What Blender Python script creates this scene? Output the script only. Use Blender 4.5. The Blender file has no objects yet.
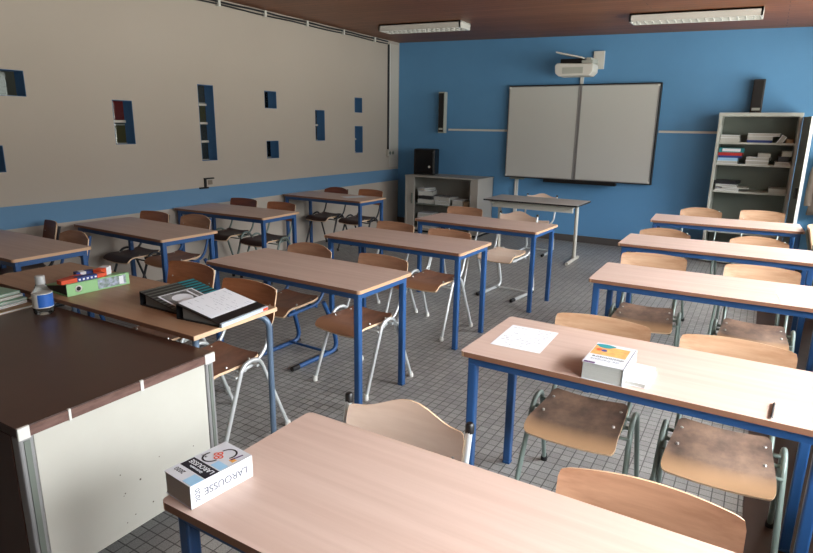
import bpy, bmesh, math, random
from mathutils import Vector, Matrix
from math import sin, cos, pi, radians
random.seed(7)
SC = bpy.context.scene
COL = SC.collection

# ------------------------------------------------------------------ helpers
def lin(c):
    c = c / 255.0
    return c / 12.92 if c <= 0.04045 else ((c + 0.055) / 1.055) ** 2.4
def rgb(r, g, b): return (lin(r), lin(g), lin(b), 1.0)

MATS = {}
def mat(name, col, rough=0.5, metal=0.0, spec=0.5, var=0.0, vscale=(4, 4, 4), bump=0.0, bscale=60, col2=None, coat=0.0):
    """principled material; var/col2 mix a second tone through stretched noise"""
    m = bpy.data.materials.new(name); m.use_nodes = True
    nt = m.node_tree; b = nt.nodes['Principled BSDF']
    b.inputs['Base Color'].default_value = col
    b.inputs['Roughness'].default_value = rough
    b.inputs['Metallic'].default_value = metal
    b.inputs['Specular IOR Level'].default_value = spec
    b.inputs['Coat Weight'].default_value = coat
    tc = nt.nodes.new('ShaderNodeTexCoord')
    if var > 0 or col2:
        mp = nt.nodes.new('ShaderNodeMapping'); mp.inputs['Scale'].default_value = vscale
        nz = nt.nodes.new('ShaderNodeTexNoise'); nz.inputs['Scale'].default_value = 1.0
        nz.inputs['Detail'].default_value = 5; nz.inputs['Roughness'].default_value = 0.6
        rp = nt.nodes.new('ShaderNodeValToRGB')
        rp.color_ramp.elements[0].position = 0.36; rp.color_ramp.elements[1].position = 0.66
        c2 = col2 or tuple(max(0, x * (1 - var)) for x in col[:3]) + (1,)
        rp.color_ramp.elements[0].color = c2; rp.color_ramp.elements[1].color = col
        nt.links.new(tc.outputs['Object'], mp.inputs['Vector']); nt.links.new(mp.outputs['Vector'], nz.inputs['Vector'])
        nt.links.new(nz.outputs['Fac'], rp.inputs['Fac']); nt.links.new(rp.outputs['Color'], b.inputs['Base Color'])
    if bump > 0:
        n2 = nt.nodes.new('ShaderNodeTexNoise'); n2.inputs['Scale'].default_value = bscale
        bp = nt.nodes.new('ShaderNodeBump'); bp.inputs['Strength'].default_value = bump; bp.inputs['Distance'].default_value = 0.002
        nt.links.new(tc.outputs['Object'], n2.inputs['Vector']); nt.links.new(n2.outputs['Fac'], bp.inputs['Height'])
        nt.links.new(bp.outputs['Normal'], b.inputs['Normal'])
    MATS[name] = m
    return m

class MB:
    def __init__(s): s.v = []; s.f = []; s.m = []; s.sm = []
    def add(s, vs, fs, mi=0, M=None, smooth=False):
        o = len(s.v)
        for p in vs: s.v.append(tuple(M @ Vector(p)) if M is not None else tuple(p))
        for f in fs: s.f.append(tuple(i + o for i in f)); s.m.append(mi); s.sm.append(smooth)
        return s
    def box(s, x0, x1, y0, y1, z0, z1, mi=0, M=None):
        vs = [(x0,y0,z0),(x1,y0,z0),(x1,y1,z0),(x0,y1,z0),(x0,y0,z1),(x1,y0,z1),(x1,y1,z1),(x0,y1,z1)]
        fs = [(0,3,2,1),(4,5,6,7),(0,1,5,4),(1,2,6,5),(2,3,7,6),(3,0,4,7)]
        return s.add(vs, fs, mi, M)
    def prism(s, pts, a0, a1, axis='z', mi=0, M=None, smooth=False):
        """closed polygon pts (u,v) extruded a0..a1 along axis"""
        n = len(pts)
        def P(u, v, a):
            return (u, v, a) if axis == 'z' else ((u, a, v) if axis == 'y' else (a, u, v))
        vs = [P(u, v, a0) for u, v in pts] + [P(u, v, a1) for u, v in pts]
        fs = [tuple(range(n))[::-1], tuple(range(n, 2*n))] + [(i, (i+1) % n, n + (i+1) % n, n + i) for i in range(n)]
        return s.add(vs, fs, mi, M)
    def tube(s, pts, r, n=10, mi=0, M=None, cap=True, flat=1.0):
        pts = [Vector(p) for p in pts]; rings = []
        up = None
        for i, p in enumerate(pts):
            t = (pts[min(i+1, len(pts)-1)] - pts[max(i-1, 0)]).normalized()
            if up is None:
                up = Vector((0, 0, 1)) if abs(t.z) < 0.9 else Vector((1, 0, 0))
            up = (up - t * up.dot(t)).normalized(); sd = t.cross(up)
            rings.append([p + (up * cos(a) * flat + sd * sin(a)) * r for a in [2*pi*k/n for k in range(n)]])
        vs = [tuple(v) for rg in rings for v in rg]; fs = []
        for i in range(len(pts)-1):
            for k in range(n):
                fs.append((i*n+k, i*n+(k+1) % n, (i+1)*n+(k+1) % n, (i+1)*n+k))
        s.add(vs, fs, mi, M, True)
        if cap:
            L = len(pts) - 1
            s.add([tuple(v) for v in rings[0]], [tuple(range(n))], mi, M)
            s.add([tuple(v) for v in rings[L]], [tuple(range(n))[::-1]], mi, M)
        return s
    def lathe(s, prof, cx=0, cy=0, n=24, mi=0, M=None):
        vs = []; fs = []
        for r, z in prof:
            for k in range(n): vs.append((cx + r*cos(2*pi*k/n), cy + r*sin(2*pi*k/n), z))
        for i in range(len(prof)-1):
            for k in range(n): fs.append((i*n+k, i*n+(k+1) % n, (i+1)*n+(k+1) % n, (i+1)*n+k))
        s.add(vs, fs, mi, M, True)
        s.add([vs[k] for k in range(n)], [tuple(range(n))[::-1]], mi, M)
        s.add([vs[(len(prof)-1)*n+k] for k in range(n)], [tuple(range(n))], mi, M)
        return s
    def build(s, name, mats, parent=None, bevel=0, loc=None, rotz=0):
        me = bpy.data.meshes.new(name); me.from_pydata(s.v, [], s.f); me.update()
        for i, p in enumerate(me.polygons): p.material_index = s.m[i]; p.use_smooth = s.sm[i]
        for m in (mats if isinstance(mats, (list, tuple)) else [mats]): me.materials.append(m)
        bm = bmesh.new(); bm.from_mesh(me); bmesh.ops.recalc_face_normals(bm, faces=bm.faces); bm.to_mesh(me); bm.free()
        o = bpy.data.objects.new(name, me); COL.objects.link(o)
        if parent: o.parent = parent
        if loc: o.location = loc
        if rotz: o.rotation_euler.z = rotz
        if bevel:
            b = o.modifiers.new('Bevel', 'BEVEL'); b.width = bevel; b.segments = 2; b.limit_method = 'ANGLE'; b.angle_limit = radians(40)
        return o

def fillet(pts, r, n=5):
    """round the corners of a polyline"""
    pts = [Vector(p) for p in pts]; out = [pts[0]]
    for i in range(1, len(pts)-1):
        a, b, c = pts[i-1], pts[i], pts[i+1]
        d1 = (a-b); d2 = (c-b); rr = min(r, d1.length*0.48, d2.length*0.48)
        p = b + d1.normalized()*rr; q = b + d2.normalized()*rr
        for k in range(n+1):
            t = k/n; out.append(p*(1-t)**2 + b*2*t*(1-t) + q*t*t)
    out.append(pts[-1])
    return out

def tag(o, label=None, cat=None, group=None, kind=None):
    if label: o['label'] = label
    if cat: o['category'] = cat
    if group: o['group'] = group
    if kind: o['kind'] = kind
    return o
def empty(name, loc=(0, 0, 0), rz=0, label=None, cat=None, group=None):
    o = bpy.data.objects.new(name, None); COL.objects.link(o); o.empty_display_size = 0.05
    o.location = loc; o.rotation_euler.z = rz
    return tag(o, label, cat, group)
def struct(o): o['kind'] = 'structure'; return o
def copy_tree(o, parent=None):
    c = o.copy(); COL.objects.link(c)
    if parent: c.parent = parent
    for ch in [x for x in bpy.data.objects if x.parent == o]: copy_tree(ch, c)
    return c
def text(body, size, M, m, parent, name='lettering', extrude=0.0004, sx=1.0):
    cu = bpy.data.curves.new('t', 'FONT'); cu.body = body; cu.size = size; cu.extrude = extrude
    cu.align_x = 'CENTER'; cu.align_y = 'CENTER'
    t = bpy.data.objects.new('t', cu); COL.objects.link(t)
    bpy.context.view_layer.update()
    dg = bpy.context.evaluated_depsgraph_get()
    me = bpy.data.meshes.new_from_object(t.evaluated_get(dg))
    bpy.data.objects.remove(t)
    me.transform(M @ Matrix.Diagonal((sx, 1, 1, 1)))
    me.name = name; me.materials.clear(); me.materials.append(m)
    o = bpy.data.objects.new(name, me); COL.objects.link(o); o.parent = parent
    return o

# ------------------------------------------------------------------ materials
M_desk = mat('beech_laminate', rgb(210, 186, 173), 0.38, vscale=(1.2, 30, 30), col2=rgb(200, 174, 160))
M_edge_lit = mat('beech_edge_lit', rgb(205, 165, 130), 0.5)
M_edge_brown = mat('brown_edge', rgb(138, 98, 76), 0.5)
M_blue = mat('blue_paint', rgb(40, 82, 134), 0.38)
M_foot = mat('black_rubber', rgb(22, 22, 24), 0.6)
M_ply = mat('beech_plywood', rgb(204, 168, 136), 0.42, col2=rgb(184, 144, 110), vscale=(3, 40, 40))
M_plyp = mat('pale_plywood', rgb(234, 210, 190), 0.45, col2=rgb(226, 200, 179), vscale=(3, 40, 40))
M_plyr = mat('red_brown_plywood', rgb(140, 80, 56), 0.42, col2=rgb(112, 62, 44), vscale=(3, 40, 40))
M_plyb = mat('brown_plywood', rgb(190, 146, 116), 0.42, col2=rgb(168, 124, 96), vscale=(3, 40, 40))
M_plyo = mat('orange_brown_plywood', rgb(178, 116, 80), 0.42, col2=rgb(156, 98, 64), vscale=(3, 40, 40))
M_seatw = mat('worn_seat_plywood', rgb(160, 132, 112), 0.45, col2=rgb(98, 82, 74), vscale=(8, 6, 5))
M_seatb = mat('brown_seat_plywood', rgb(150, 105, 82), 0.45, col2=rgb(112, 78, 62), vscale=(7, 5, 5))
M_seatd = mat('dark_seat_plywood', rgb(80, 58, 50), 0.45, col2=rgb(62, 46, 42), vscale=(7, 5, 5))
def worn_front(m, c):
    # front lip of the seat is rubbed paler by use
    nt = m.node_tree; b = nt.nodes['Principled BSDF']; src = b.inputs['Base Color'].links[0].from_socket
    tc = [n for n in nt.nodes if n.type == 'TEX_COORD'][0]
    sp = nt.nodes.new('ShaderNodeSeparateXYZ'); mr = nt.nodes.new('ShaderNodeMapRange'); mx = nt.nodes.new('ShaderNodeMix'); mx.data_type = 'RGBA'
    mr.inputs['From Min'].default_value = -.09; mr.inputs['From Max'].default_value = -.16
    nt.links.new(tc.outputs['Object'], sp.inputs[0]); nt.links.new(sp.outputs['Y'], mr.inputs['Value'])
    nt.links.new(mr.outputs['Result'], mx.inputs[0]); nt.links.new(src, mx.inputs[6]); mx.inputs[7].default_value = c
    nt.links.new(mx.outputs[2], b.inputs['Base Color'])
worn_front(M_seatw, rgb(186, 148, 112)); worn_front(M_seatb, rgb(164, 118, 88))
M_plyedge = mat('plywood_edge', rgb(222, 190, 155), 0.6)
M_frame = mat('grey_green_tube', rgb(122, 137, 131), 0.35, metal=0.15)
M_chrome = mat('pale_tube', rgb(205, 210, 210), 0.3, metal=0.35)
M_dark = mat('dark_grey_tube', rgb(48, 50, 54), 0.4, metal=0.2)
M_screw = mat('steel_screw', rgb(190, 190, 185), 0.3, metal=0.9)
M_white = mat('white_plastic', rgb(222, 222, 216), 0.5)
M_grey = mat('light_grey_steel', rgb(182, 186, 178), 0.5)
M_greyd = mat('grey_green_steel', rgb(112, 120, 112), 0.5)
M_cab = mat('warm_grey_steel', rgb(172, 168, 160), 0.5)
M_black = mat('black_plastic', rgb(20, 20, 22), 0.4)
M_board = mat('whiteboard_enamel', rgb(206, 208, 204), 0.3, spec=0.4)
M_alu = mat('aluminium', rgb(158, 158, 158), 0.45, metal=0.4)
M_paper = mat('paper', rgb(232, 236, 242), 0.8)
M_ink = mat('grey_ink', rgb(160, 168, 178), 0.8)
M_spine = mat('faded_ink', rgb(96, 100, 112), 0.7)
M_inkb = mat('black_ink', rgb(25, 25, 35), 0.7)
M_pagege = mat('page_edges', rgb(198, 200, 194), 0.9, col2=rgb(176, 178, 172), vscale=(1, 1, 900))
M_pagegd = mat('grey_page_edges', rgb(205, 200, 194), 0.9, col2=rgb(180, 176, 170), vscale=(1, 1, 900))
M_deskdark = mat('dark_brown_laminate', rgb(74, 48, 38), 0.35, col2=rgb(66, 42, 34), vscale=(2, 2, 2))
M_deskedge = mat('chipped_brown_edge', rgb(96, 70, 62), 0.5, col2=rgb(120, 92, 84), vscale=(3, 14, 60))
M_cream = mat('cream_panel', rgb(198, 198, 188), 0.6, col2=rgb(192, 191, 181), vscale=(2, 2, 2))
M_teal = mat('teal', rgb(30, 140, 150), 0.5)
M_lblue = mat('light_blue', rgb(160, 205, 235), 0.5)
M_orange = mat('orange', rgb(240, 170, 80), 0.5)
M_dorange = mat('orange_red', rgb(220, 82, 45), 0.5)
M_red = mat('red_card', rgb(190, 50, 45), 0.5)
M_navy = mat('navy', rgb(35, 60, 135), 0.5)
M_purple = mat('purple', rgb(70, 25, 90), 0.5)
M_greenb = mat('apple_green_card', rgb(150, 200, 142), 0.5)
M_card = mat('cardboard', rgb(160, 136, 108), 0.8)
M_slate = mat('slate_blue_tube', rgb(98, 118, 140), 0.35, metal=0.2)
M_tabletop2 = mat('grey_laminate', rgb(176, 172, 168), 0.4)
M_creamtube = mat('cream_steel', rgb(196, 194, 184), 0.4)
M_coat = mat('grey_brown_cloth', rgb(120, 108, 98), 0.95, bump=0.6, bscale=300)
M_socket = mat('plastic_box', rgb(196, 192, 184), 0.5)
M_winblue = mat('window_blue_paint', rgb(70, 116, 164), 0.6)
M_frameold = mat('window_bar_paint', rgb(200, 196, 186), 0.5)
M_picture = mat('picture_print', rgb(180, 190, 215), 0.5, col2=rgb(110, 130, 110), vscale=(40, 40, 60))
M_mag = mat('magazine_print', rgb(205, 205, 208), 0.6, col2=rgb(60, 66, 80), vscale=(16, 16, 60))
M_stripe = mat('striped_cover', rgb(24, 26, 30), 0.4)
def glass(name, tint):
    m = bpy.data.materials.new(name); m.use_nodes = True; nt = m.node_tree; nt.nodes.clear()
    o = nt.nodes.new('ShaderNodeOutputMaterial'); mx = nt.nodes.new('ShaderNodeMixShader')
    fr = nt.nodes.new('ShaderNodeFresnel'); tr = nt.nodes.new('ShaderNodeBsdfTransparent'); gl = nt.nodes.new('ShaderNodeBsdfGlossy')
    tr.inputs['Color'].default_value = tint; gl.inputs['Roughness'].default_value = 0.05
    nt.links.new(fr.outputs[0], mx.inputs[0]); nt.links.new(tr.outputs[0], mx.inputs[1]); nt.links.new(gl.outputs[0], mx.inputs[2])
    nt.links.new(mx.outputs[0], o.inputs[0]); return m
M_glass = glass('window_glass', (0.85, 0.88, 0.86, 1))
M_bottle = glass('clear_plastic', (0.94, 0.96, 0.97, 1))

def wall_left_mat():
    m = mat('painted_wall', rgb(192, 180, 164), 0.8, bump=0.3, bscale=35)
    nt = m.node_tree; b = nt.nodes['Principled BSDF']
    g = nt.nodes.new('ShaderNodeNewGeometry'); sp = nt.nodes.new('ShaderNodeSeparateXYZ')
    nt.links.new(g.outputs['Position'], sp.inputs[0])
    def step(th, op):
        n = nt.nodes.new('ShaderNodeMath'); n.operation = op; n.inputs[1].default_value = th
        nt.links.new(sp.outputs['Z'], n.inputs[0]); return n
    a = step(0.748, 'GREATER_THAN'); c = step(0.942, 'LESS_THAN')
    mu = nt.nodes.new('ShaderNodeMath'); mu.operation = 'MULTIPLY'
    nt.links.new(a.outputs[0], mu.inputs[0]); nt.links.new(c.outputs[0], mu.inputs[1])
    nz = nt.nodes.new('ShaderNodeTexNoise'); nz.inputs['Scale'].default_value = 0.9; nz.inputs['Detail'].default_value = 3
    nt.links.new(g.outputs['Position'], nz.inputs['Vector'])
    rp = nt.nodes.new('ShaderNodeValToRGB'); rp.color_ramp.elements[0].color = rgb(184, 174, 162); rp.color_ramp.elements[1].color = rgb(193, 184, 173)
    nt.links.new(nz.outputs['Fac'], rp.inputs['Fac'])
    mx = nt.nodes.new('ShaderNodeMix'); mx.data_type = 'RGBA'
    nt.links.new(mu.outputs[0], mx.inputs[0]); nt.links.new(rp.outputs['Color'], mx.inputs[6]); mx.inputs[7].default_value = rgb(104, 146, 182)
    nt.links.new(mx.outputs[2], b.inputs['Base Color']); return m
M_wall = wall_left_mat()
M_bluewall = mat('blue_wall_paint', rgb(98, 156, 204), 0.7, bump=0.25, bscale=35, col2=rgb(94, 151, 199), vscale=(1, 1, 1))
M_plainwall = mat('plain_wall_paint', rgb(138, 126, 112), 0.8)
M_base = mat('dark_baseboard', rgb(82, 78, 76), 0.6)

def floor_mat():
    m = mat('mosaic_floor', rgb(150, 152, 146), 0.42)
    nt = m.node_tree; b = nt.nodes['Principled BSDF']
    tc = nt.nodes.new('ShaderNodeTexCoord')
    nzw = nt.nodes.new('ShaderNodeTexNoise'); nzw.inputs['Scale'].default_value = 2.2
    br = nt.nodes.new('ShaderNodeTexBrick')
    br.offset = 0.0; br.offset_frequency = 2; br.squash = 1.0
    br.inputs['Scale'].default_value = 1.0
    br.inputs['Brick Width'].default_value = 0.054; br.inputs['Row Height'].default_value = 0.054
    br.inputs['Mortar Size'].default_value = 0.0028; br.inputs['Mortar Smooth'].default_value = 0.3; br.inputs['Bias'].default_value = 0.0
    br.inputs['Color1'].default_value = rgb(142, 142, 140); br.inputs['Color2'].default_value = rgb(160, 160, 157); br.inputs['Mortar'].default_value = rgb(74, 73, 72)
    nt.links.new(tc.outputs['Object'], br.inputs['Vector'])
    n2 = nt.nodes.new('ShaderNodeTexNoise'); n2.inputs['Scale'].default_value = 160; n2.inputs['Detail'].default_value = 4
    nt.links.new(tc.outputs['Object'], n2.inputs['Vector'])
    rp = nt.nodes.new('ShaderNodeValToRGB'); rp.color_ramp.elements[0].position = .3; rp.color_ramp.elements[1].position = .7
    rp.color_ramp.elements[0].color = (.72, .72, .72, 1); rp.color_ramp.elements[1].color = (1.15, 1.15, 1.15, 1)
    nt.links.new(n2.outputs['Fac'], rp.inputs['Fac'])
    mx = nt.nodes.new('ShaderNodeMix'); mx.data_type = 'RGBA'; mx.blend_type = 'MULTIPLY'; mx.inputs[0].default_value = 1.0
    nt.links.new(br.outputs['Color'], mx.inputs[6]); nt.links.new(rp.outputs['Color'], mx.inputs[7])
    n3 = nt.nodes.new('ShaderNodeTexNoise'); n3.inputs['Scale'].default_value = 1.3; n3.inputs['Detail'].default_value = 3
    nt.links.new(tc.outputs['Object'], n3.inputs['Vector'])
    r3 = nt.nodes.new('ShaderNodeValToRGB'); r3.color_ramp.elements[0].color = (.88, .88, .88, 1); r3.color_ramp.elements[1].color = (1.08, 1.08, 1.08, 1)
    nt.links.new(n3.outputs['Fac'], r3.inputs['Fac'])
    m2 = nt.nodes.new('ShaderNodeMix'); m2.data_type = 'RGBA'; m2.blend_type = 'MULTIPLY'; m2.inputs[0].default_value = 1.0
    nt.links.new(mx.outputs[2], m2.inputs[6]); nt.links.new(r3.outputs['Color'], m2.inputs[7])
    nt.links.new(m2.outputs[2], b.inputs['Base Color'])
    bp = nt.nodes.new('ShaderNodeBump'); bp.inputs['Strength'].default_value = 0.5; bp.inputs['Distance'].default_value = 0.002; bp.invert = True
    nt.links.new(br.outputs['Fac'], bp.inputs['Height']); nt.links.new(bp.outputs['Normal'], b.inputs['Normal'])
    return m
M_floor = floor_mat()
def ceiling_mat():
    m = mat('wood_plank_ceiling', rgb(92, 54, 40), 0.5)
    nt = m.node_tree; b = nt.nodes['Principled BSDF']
    tc = nt.nodes.new('ShaderNodeTexCoord')
    br = nt.nodes.new('ShaderNodeTexBrick'); br.offset = 0.37; br.inputs['Scale'].default_value = 1.0
    br.inputs['Brick Width'].default_value = 3.4; br.inputs['Row Height'].default_value = 0.11
    br.inputs['Mortar Size'].default_value = 0.004; br.inputs['Mortar Smooth'].default_value = 0.2; br.inputs['Bias'].default_value = 0
    br.inputs['Color1'].default_value = rgb(132, 82, 54); br.inputs['Color2'].default_value = rgb(148, 94, 64); br.inputs['Mortar'].default_value = rgb(78, 46, 32)
    nt.links.new(tc.outputs['Object'], br.inputs['Vector'])
    mp = nt.nodes.new('ShaderNodeMapping'); mp.inputs['Scale'].default_value = (2, 45, 1)
    nz = nt.nodes.new('ShaderNodeTexNoise'); nz.inputs['Scale'].default_value = 1; nz.inputs['Detail'].default_value = 5
    nt.links.new(tc.outputs['Object'], mp.inputs[0]); nt.links.new(mp.outputs[0], nz.inputs['Vector'])
    rp = nt.nodes.new('ShaderNodeValToRGB'); rp.color_ramp.elements[0].position = .35; rp.color_ramp.elements[1].position = .7
    rp.color_ramp.elements[0].color = (.72, .72, .72, 1); rp.color_ramp.elements[1].color = (1.1, 1.1, 1.1, 1)
    nt.links.new(nz.outputs['Fac'], rp.inputs['Fac'])
    mx = nt.nodes.new('ShaderNodeMix'); mx.data_type = 'RGBA'; mx.blend_type = 'MULTIPLY'; mx.inputs[0].default_value = 1
    nt.links.new(br.outputs['Color'], mx.inputs[6]); nt.links.new(rp.outputs['Color'], mx.inputs[7])
    nt.links.new(mx.outputs[2], b.inputs['Base Color']); return m
M_ceil = ceiling_mat()

# ------------------------------------------------------------------ room
XL, XR, YF, YB = -5.47, 1.02, -2.2, 8.9
def cz(x): return 2.995 - 0.022 * (x - XL)          # the ceiling falls slightly towards the window side
struct(MB().box(XL-2.0, XR+.3, YF-.3, YB+.3, -0.12, 0).build('floor', M_floor))
xa, xb = XL-.3, XR+.3
struct(MB().add([(xa,YF-.3,cz(xa)),(xb,YF-.3,cz(xb)),(xb,YB+.3,cz(xb)),(xa,YB+.3,cz(xa)),(xa,YF-.3,cz(xa)+.12),(xb,YF-.3,cz(xb)+.12),(xb,YB+.3,cz(xb)+.12),(xa,YB+.3,cz(xa)+.12)],
    [(0,3,2,1),(4,5,6,7),(0,1,5,4),(1,2,6,5),(2,3,7,6),(3,0,4,7)]).build('ceiling', M_ceil))
struct(MB().box(XL-.3, XR+.3, YB, YB+.25, 0, 3.05).build('wall_back', M_bluewall))
struct(MB().box(XL-.3, XR+.3, YF-.25, YF, 0, 3.05).build('wall_front', M_plainwall))
struct(MB().box(XL+.01, XR, YB-.02, YB, 0, 0.1).build('baseboard_back', M_base))
struct(MB().box(.13, XR, YF, YB-.02, 0, .002).build('floor_strip', mat('brown_floor_strip', rgb(70, 50, 42), .5, col2=rgb(58, 42, 36), vscale=(5, 5, 5))))  # thin dark brown strip over the floor along the window side
# left wall with its small window openings: y0, y1, z0, z1, cross bars
WT = 0.14
wins = [(2.44, 2.855, 1.85, 2.06, []), (2.2, 2.61, 1.23, 1.45, []), (3.635, 3.85, 1.44, 1.86, [1.66]), (4.67, 4.89, 1.24, 2.07, [1.45, 1.655, 1.86]),
        (5.70, 5.915, 1.85, 2.06, []), (5.705, 5.925, 1.23, 1.45, []), (6.68, 6.89, 1.44, 1.86, [1.655]), (7.62, 7.82, 1.85, 2.07, []), (7.62, 7.83, 1.245, 1.65, [1.45])]
ys = sorted({YF, YB} | {w[0] for w in wins} | {w[1] for w in wins}); zs = sorted({0.0, 3.05} | {w[2] for w in wins} | {w[3] for w in wins})
mb = MB()
for y0, y1 in zip(ys, ys[1:]):
    for z0, z1 in zip(zs, zs[1:]):
        ym, zm = (y0+y1)/2, (z0+z1)/2
        if any(w[0] < ym < w[1] and w[2] < zm < w[3] for w in wins): continue
        mb.box(XL-WT, XL, y0, y1, z0, z1)
struct(mb.build('wall_left', M_wall))
for i, (y0, y1, z0, z1, bars) in enumerate(wins):
    lin_ = MB(); t = .004
    lin_.box(XL-WT, XL+.001, y0, y0+t, z0, z1); lin_.box(XL-WT, XL+.001, y1-t, y1, z0, z1)
    lin_.box(XL-WT, XL+.001, y0, y1, z0, z0+t); lin_.box(XL-WT, XL+.001, y0, y1, z1-t, z1)
    w = struct(lin_.build('window_%d' % (i+1), M_winblue))
    f = MB()
    for b in bars: f.box(XL-WT-.01, XL-WT+.02, y0, y1, b-.012, b+.012)
    f.box(XL-WT-.01, XL-WT+.012, y0, y0+.012, z0, z1)
    f.box(XL-WT-.01, XL-WT+.012, y0, y1, z0, z0+.01)
    f.build('window_frame', M_frameold, w)
    MB().box(XL-WT-.008, XL-WT-.004, y0, y1, z0, z1).build('window_pane', M_glass, w)
# corridor behind the left wall
cx0 = XL-WT-1.5
struct(MB().box(cx0-.1, cx0, YF, YB, 0, 3.05).build('wall_corridor', mat('corridor_paint', rgb(108, 108, 96), 0.8, col2=rgb(82, 84, 76), vscale=(1, 1.2, .6))))
struct(MB().box(cx0-.1, XL-WT, YB-.05, YB+.1, 0, 3.05).box(cx0-.1, XL-WT, YF-.1, YF, 0, 3.05).build('wall_corridor_ends', M_plainwall))
struct(MB().box(cx0-.1, XL-.3, YF-.1, YB+.1, 3.0, 3.1).build('ceiling_corridor', M_plainwall))
for y0, y1, z0, z1, c, lb in [(4.60, 4.86, 1.67, 1.98, (150, 32, 28), 'red panel behind the upper pane of the small two-pane window'),
    (4.62, 4.90, 1.28, 1.63, (112, 104, 48), 'olive panel behind the lower pane of the small two-pane window'),
    (5.98, 6.22, 1.66, 1.95, (140, 130, 40), 'olive yellow panel behind the second pane of the tall narrow window'),
    (7.15, 7.55, 1.05, 1.42, (120, 118, 40), 'olive panel behind the low square window past the tall one')]:
    pn = empty('notice_panel', (cx0, (y0+y1)/2, z0), 0, lb, 'panel')
    MB().box(0, .02, -(y1-y0)/2, (y1-y0)/2, 0, z1-z0).build('board', mat('panel_paint_%d' % c[0], rgb(*c), .7), pn)
    MB().box(.02, .026, -(y1-y0)/2, (y1-y0)/2, z1-z0-.015, z1-z0).build('rim', M_white, pn)
# right wall: parapet, lintel and piers round big windows that light the room (outside the frame)
SILL, HEAD = 0.95, 2.55
wy = [(.2, 2.5), (2.7, 4.5), (4.7, 6.5), (6.7, 8.3)]
struct(MB().box(XR+.22, XR+1.6, YF, YB+1, 2.85, 3.05).build('added_overhang', M_plainwall))    # unseen overhang added outside the windows to cut the high sky light
mb = MB(); mb.box(XR, XR+.22, YF, YB, 0, SILL); mb.box(XR, XR+.22, YF, YB, HEAD, 3.05)
edges = [YF] + [v for w in wy for v in w] + [YB]
for a, b in zip(edges[::2], edges[1::2]): mb.box(XR, XR+.22, a, b, SILL, HEAD)
struct(mb.build('wall_right', M_plainwall))
for i, (a, b) in enumerate(wy):
    f = MB()
    f.box(XR+.08, XR+.13, a, b, SILL, SILL+.05); f.box(XR+.08, XR+.13, a, b, HEAD-.05, HEAD)
    for y in (a, (a+b)/2-.025, b-.05): f.box(XR+.08, XR+.13, y, y+.05, SILL, HEAD)
    struct(f.build('window_%d' % (i+10), M_white))
    L = bpy.data.lights.new('daylight_portal', 'AREA'); L.shape = 'RECTANGLE'; L.size = HEAD-SILL; L.size_y = b-a; L.energy = 1
    L.cycles.is_portal = True
    o = bpy.data.objects.new('daylight_portal', L); COL.objects.link(o); o.location = (XR+.2, (a+b)/2, (SILL+HEAD)/2)
    o.rotation_euler = (0, radians(90), 0)
# white reveal strip left of the back corner, trims and surface cables
struct(MB().box(XL, XL+.004, YB-.30, YB-.03, .98, 2.95).build('trim_1', mat('pale_strip', rgb(205, 200, 190), .7)))

def tube_obj(name, pts, r, m, label, cat, group=None, n=8):
    return tag(MB().tube(pts, r, n).build(name, m), label, cat, group)
cb = MB().tube([(XL+.03, y, 2.965+.004*sin(y*7)) for y in [2+.25*k for k in range(27)]], .011, 6)
cb.tube([(XL+.02, y, 2.935+.004*cos(y*5)) for y in [2+.25*k for k in range(27)]], .009, 6)
ct = empty('cable_run', (0, 0, 0), 0, 'thin dark cables clipped along the top edge of the cream wall', 'cable')
cb.build('cable', M_dark, ct)
for y in (3.6, 4.35, 5.0, 5.72, 6.5, 7.3, 8.1): MB().box(XL, XL+.05, y, y+.03, 2.915, 2.985).build('clip', M_white, ct)
vc = empty('cable_conduit', (XL, 8.57, 0), 0, 'vertical cable channel running down the cream wall to a small socket', 'cable channel')
MB().box(0, .02, -.03, .0, 1.28, 2.93).build('cable', M_dark, vc)
MB().box(0, .025, .004, .028, 1.28, 2.95).build('channel', M_white, vc)
so = empty('wall_socket', (XL, 8.6, 1.22), 0, 'small grey socket box under the vertical cable on the cream wall', 'socket')
MB().box(0, .05, -.09, .09, -.055, .055).build('box', M_socket, so, .006)
for y in (-.045, .045): MB().lathe([(.028, 0), (.028, .008), (.02, .01)], n=16, M=Matrix.Translation((.05, y, 0)) @ Matrix.Rotation(pi/2, 4, 'Y')).build('outlet', M_greyd, so)
# broken bracket on left wall
hk = empty('wall_bracket', (XL, 4.7, 1.0), 0, 'small black metal bracket fixed just above the blue stripe of the wall', 'bracket')
MB().box(0, .03, -.03, .1, .035, .05).box(0, .025, -.03, -.01, -.06, .04).build('arm', M_black, hk)
MB().box(0, .02, -.1, .02, -.07, -.052).build('foot', M_black, hk)
MB().box(0, .006, .03, .09, -.03, .02).build('patch', M_plainwall, hk)

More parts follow.
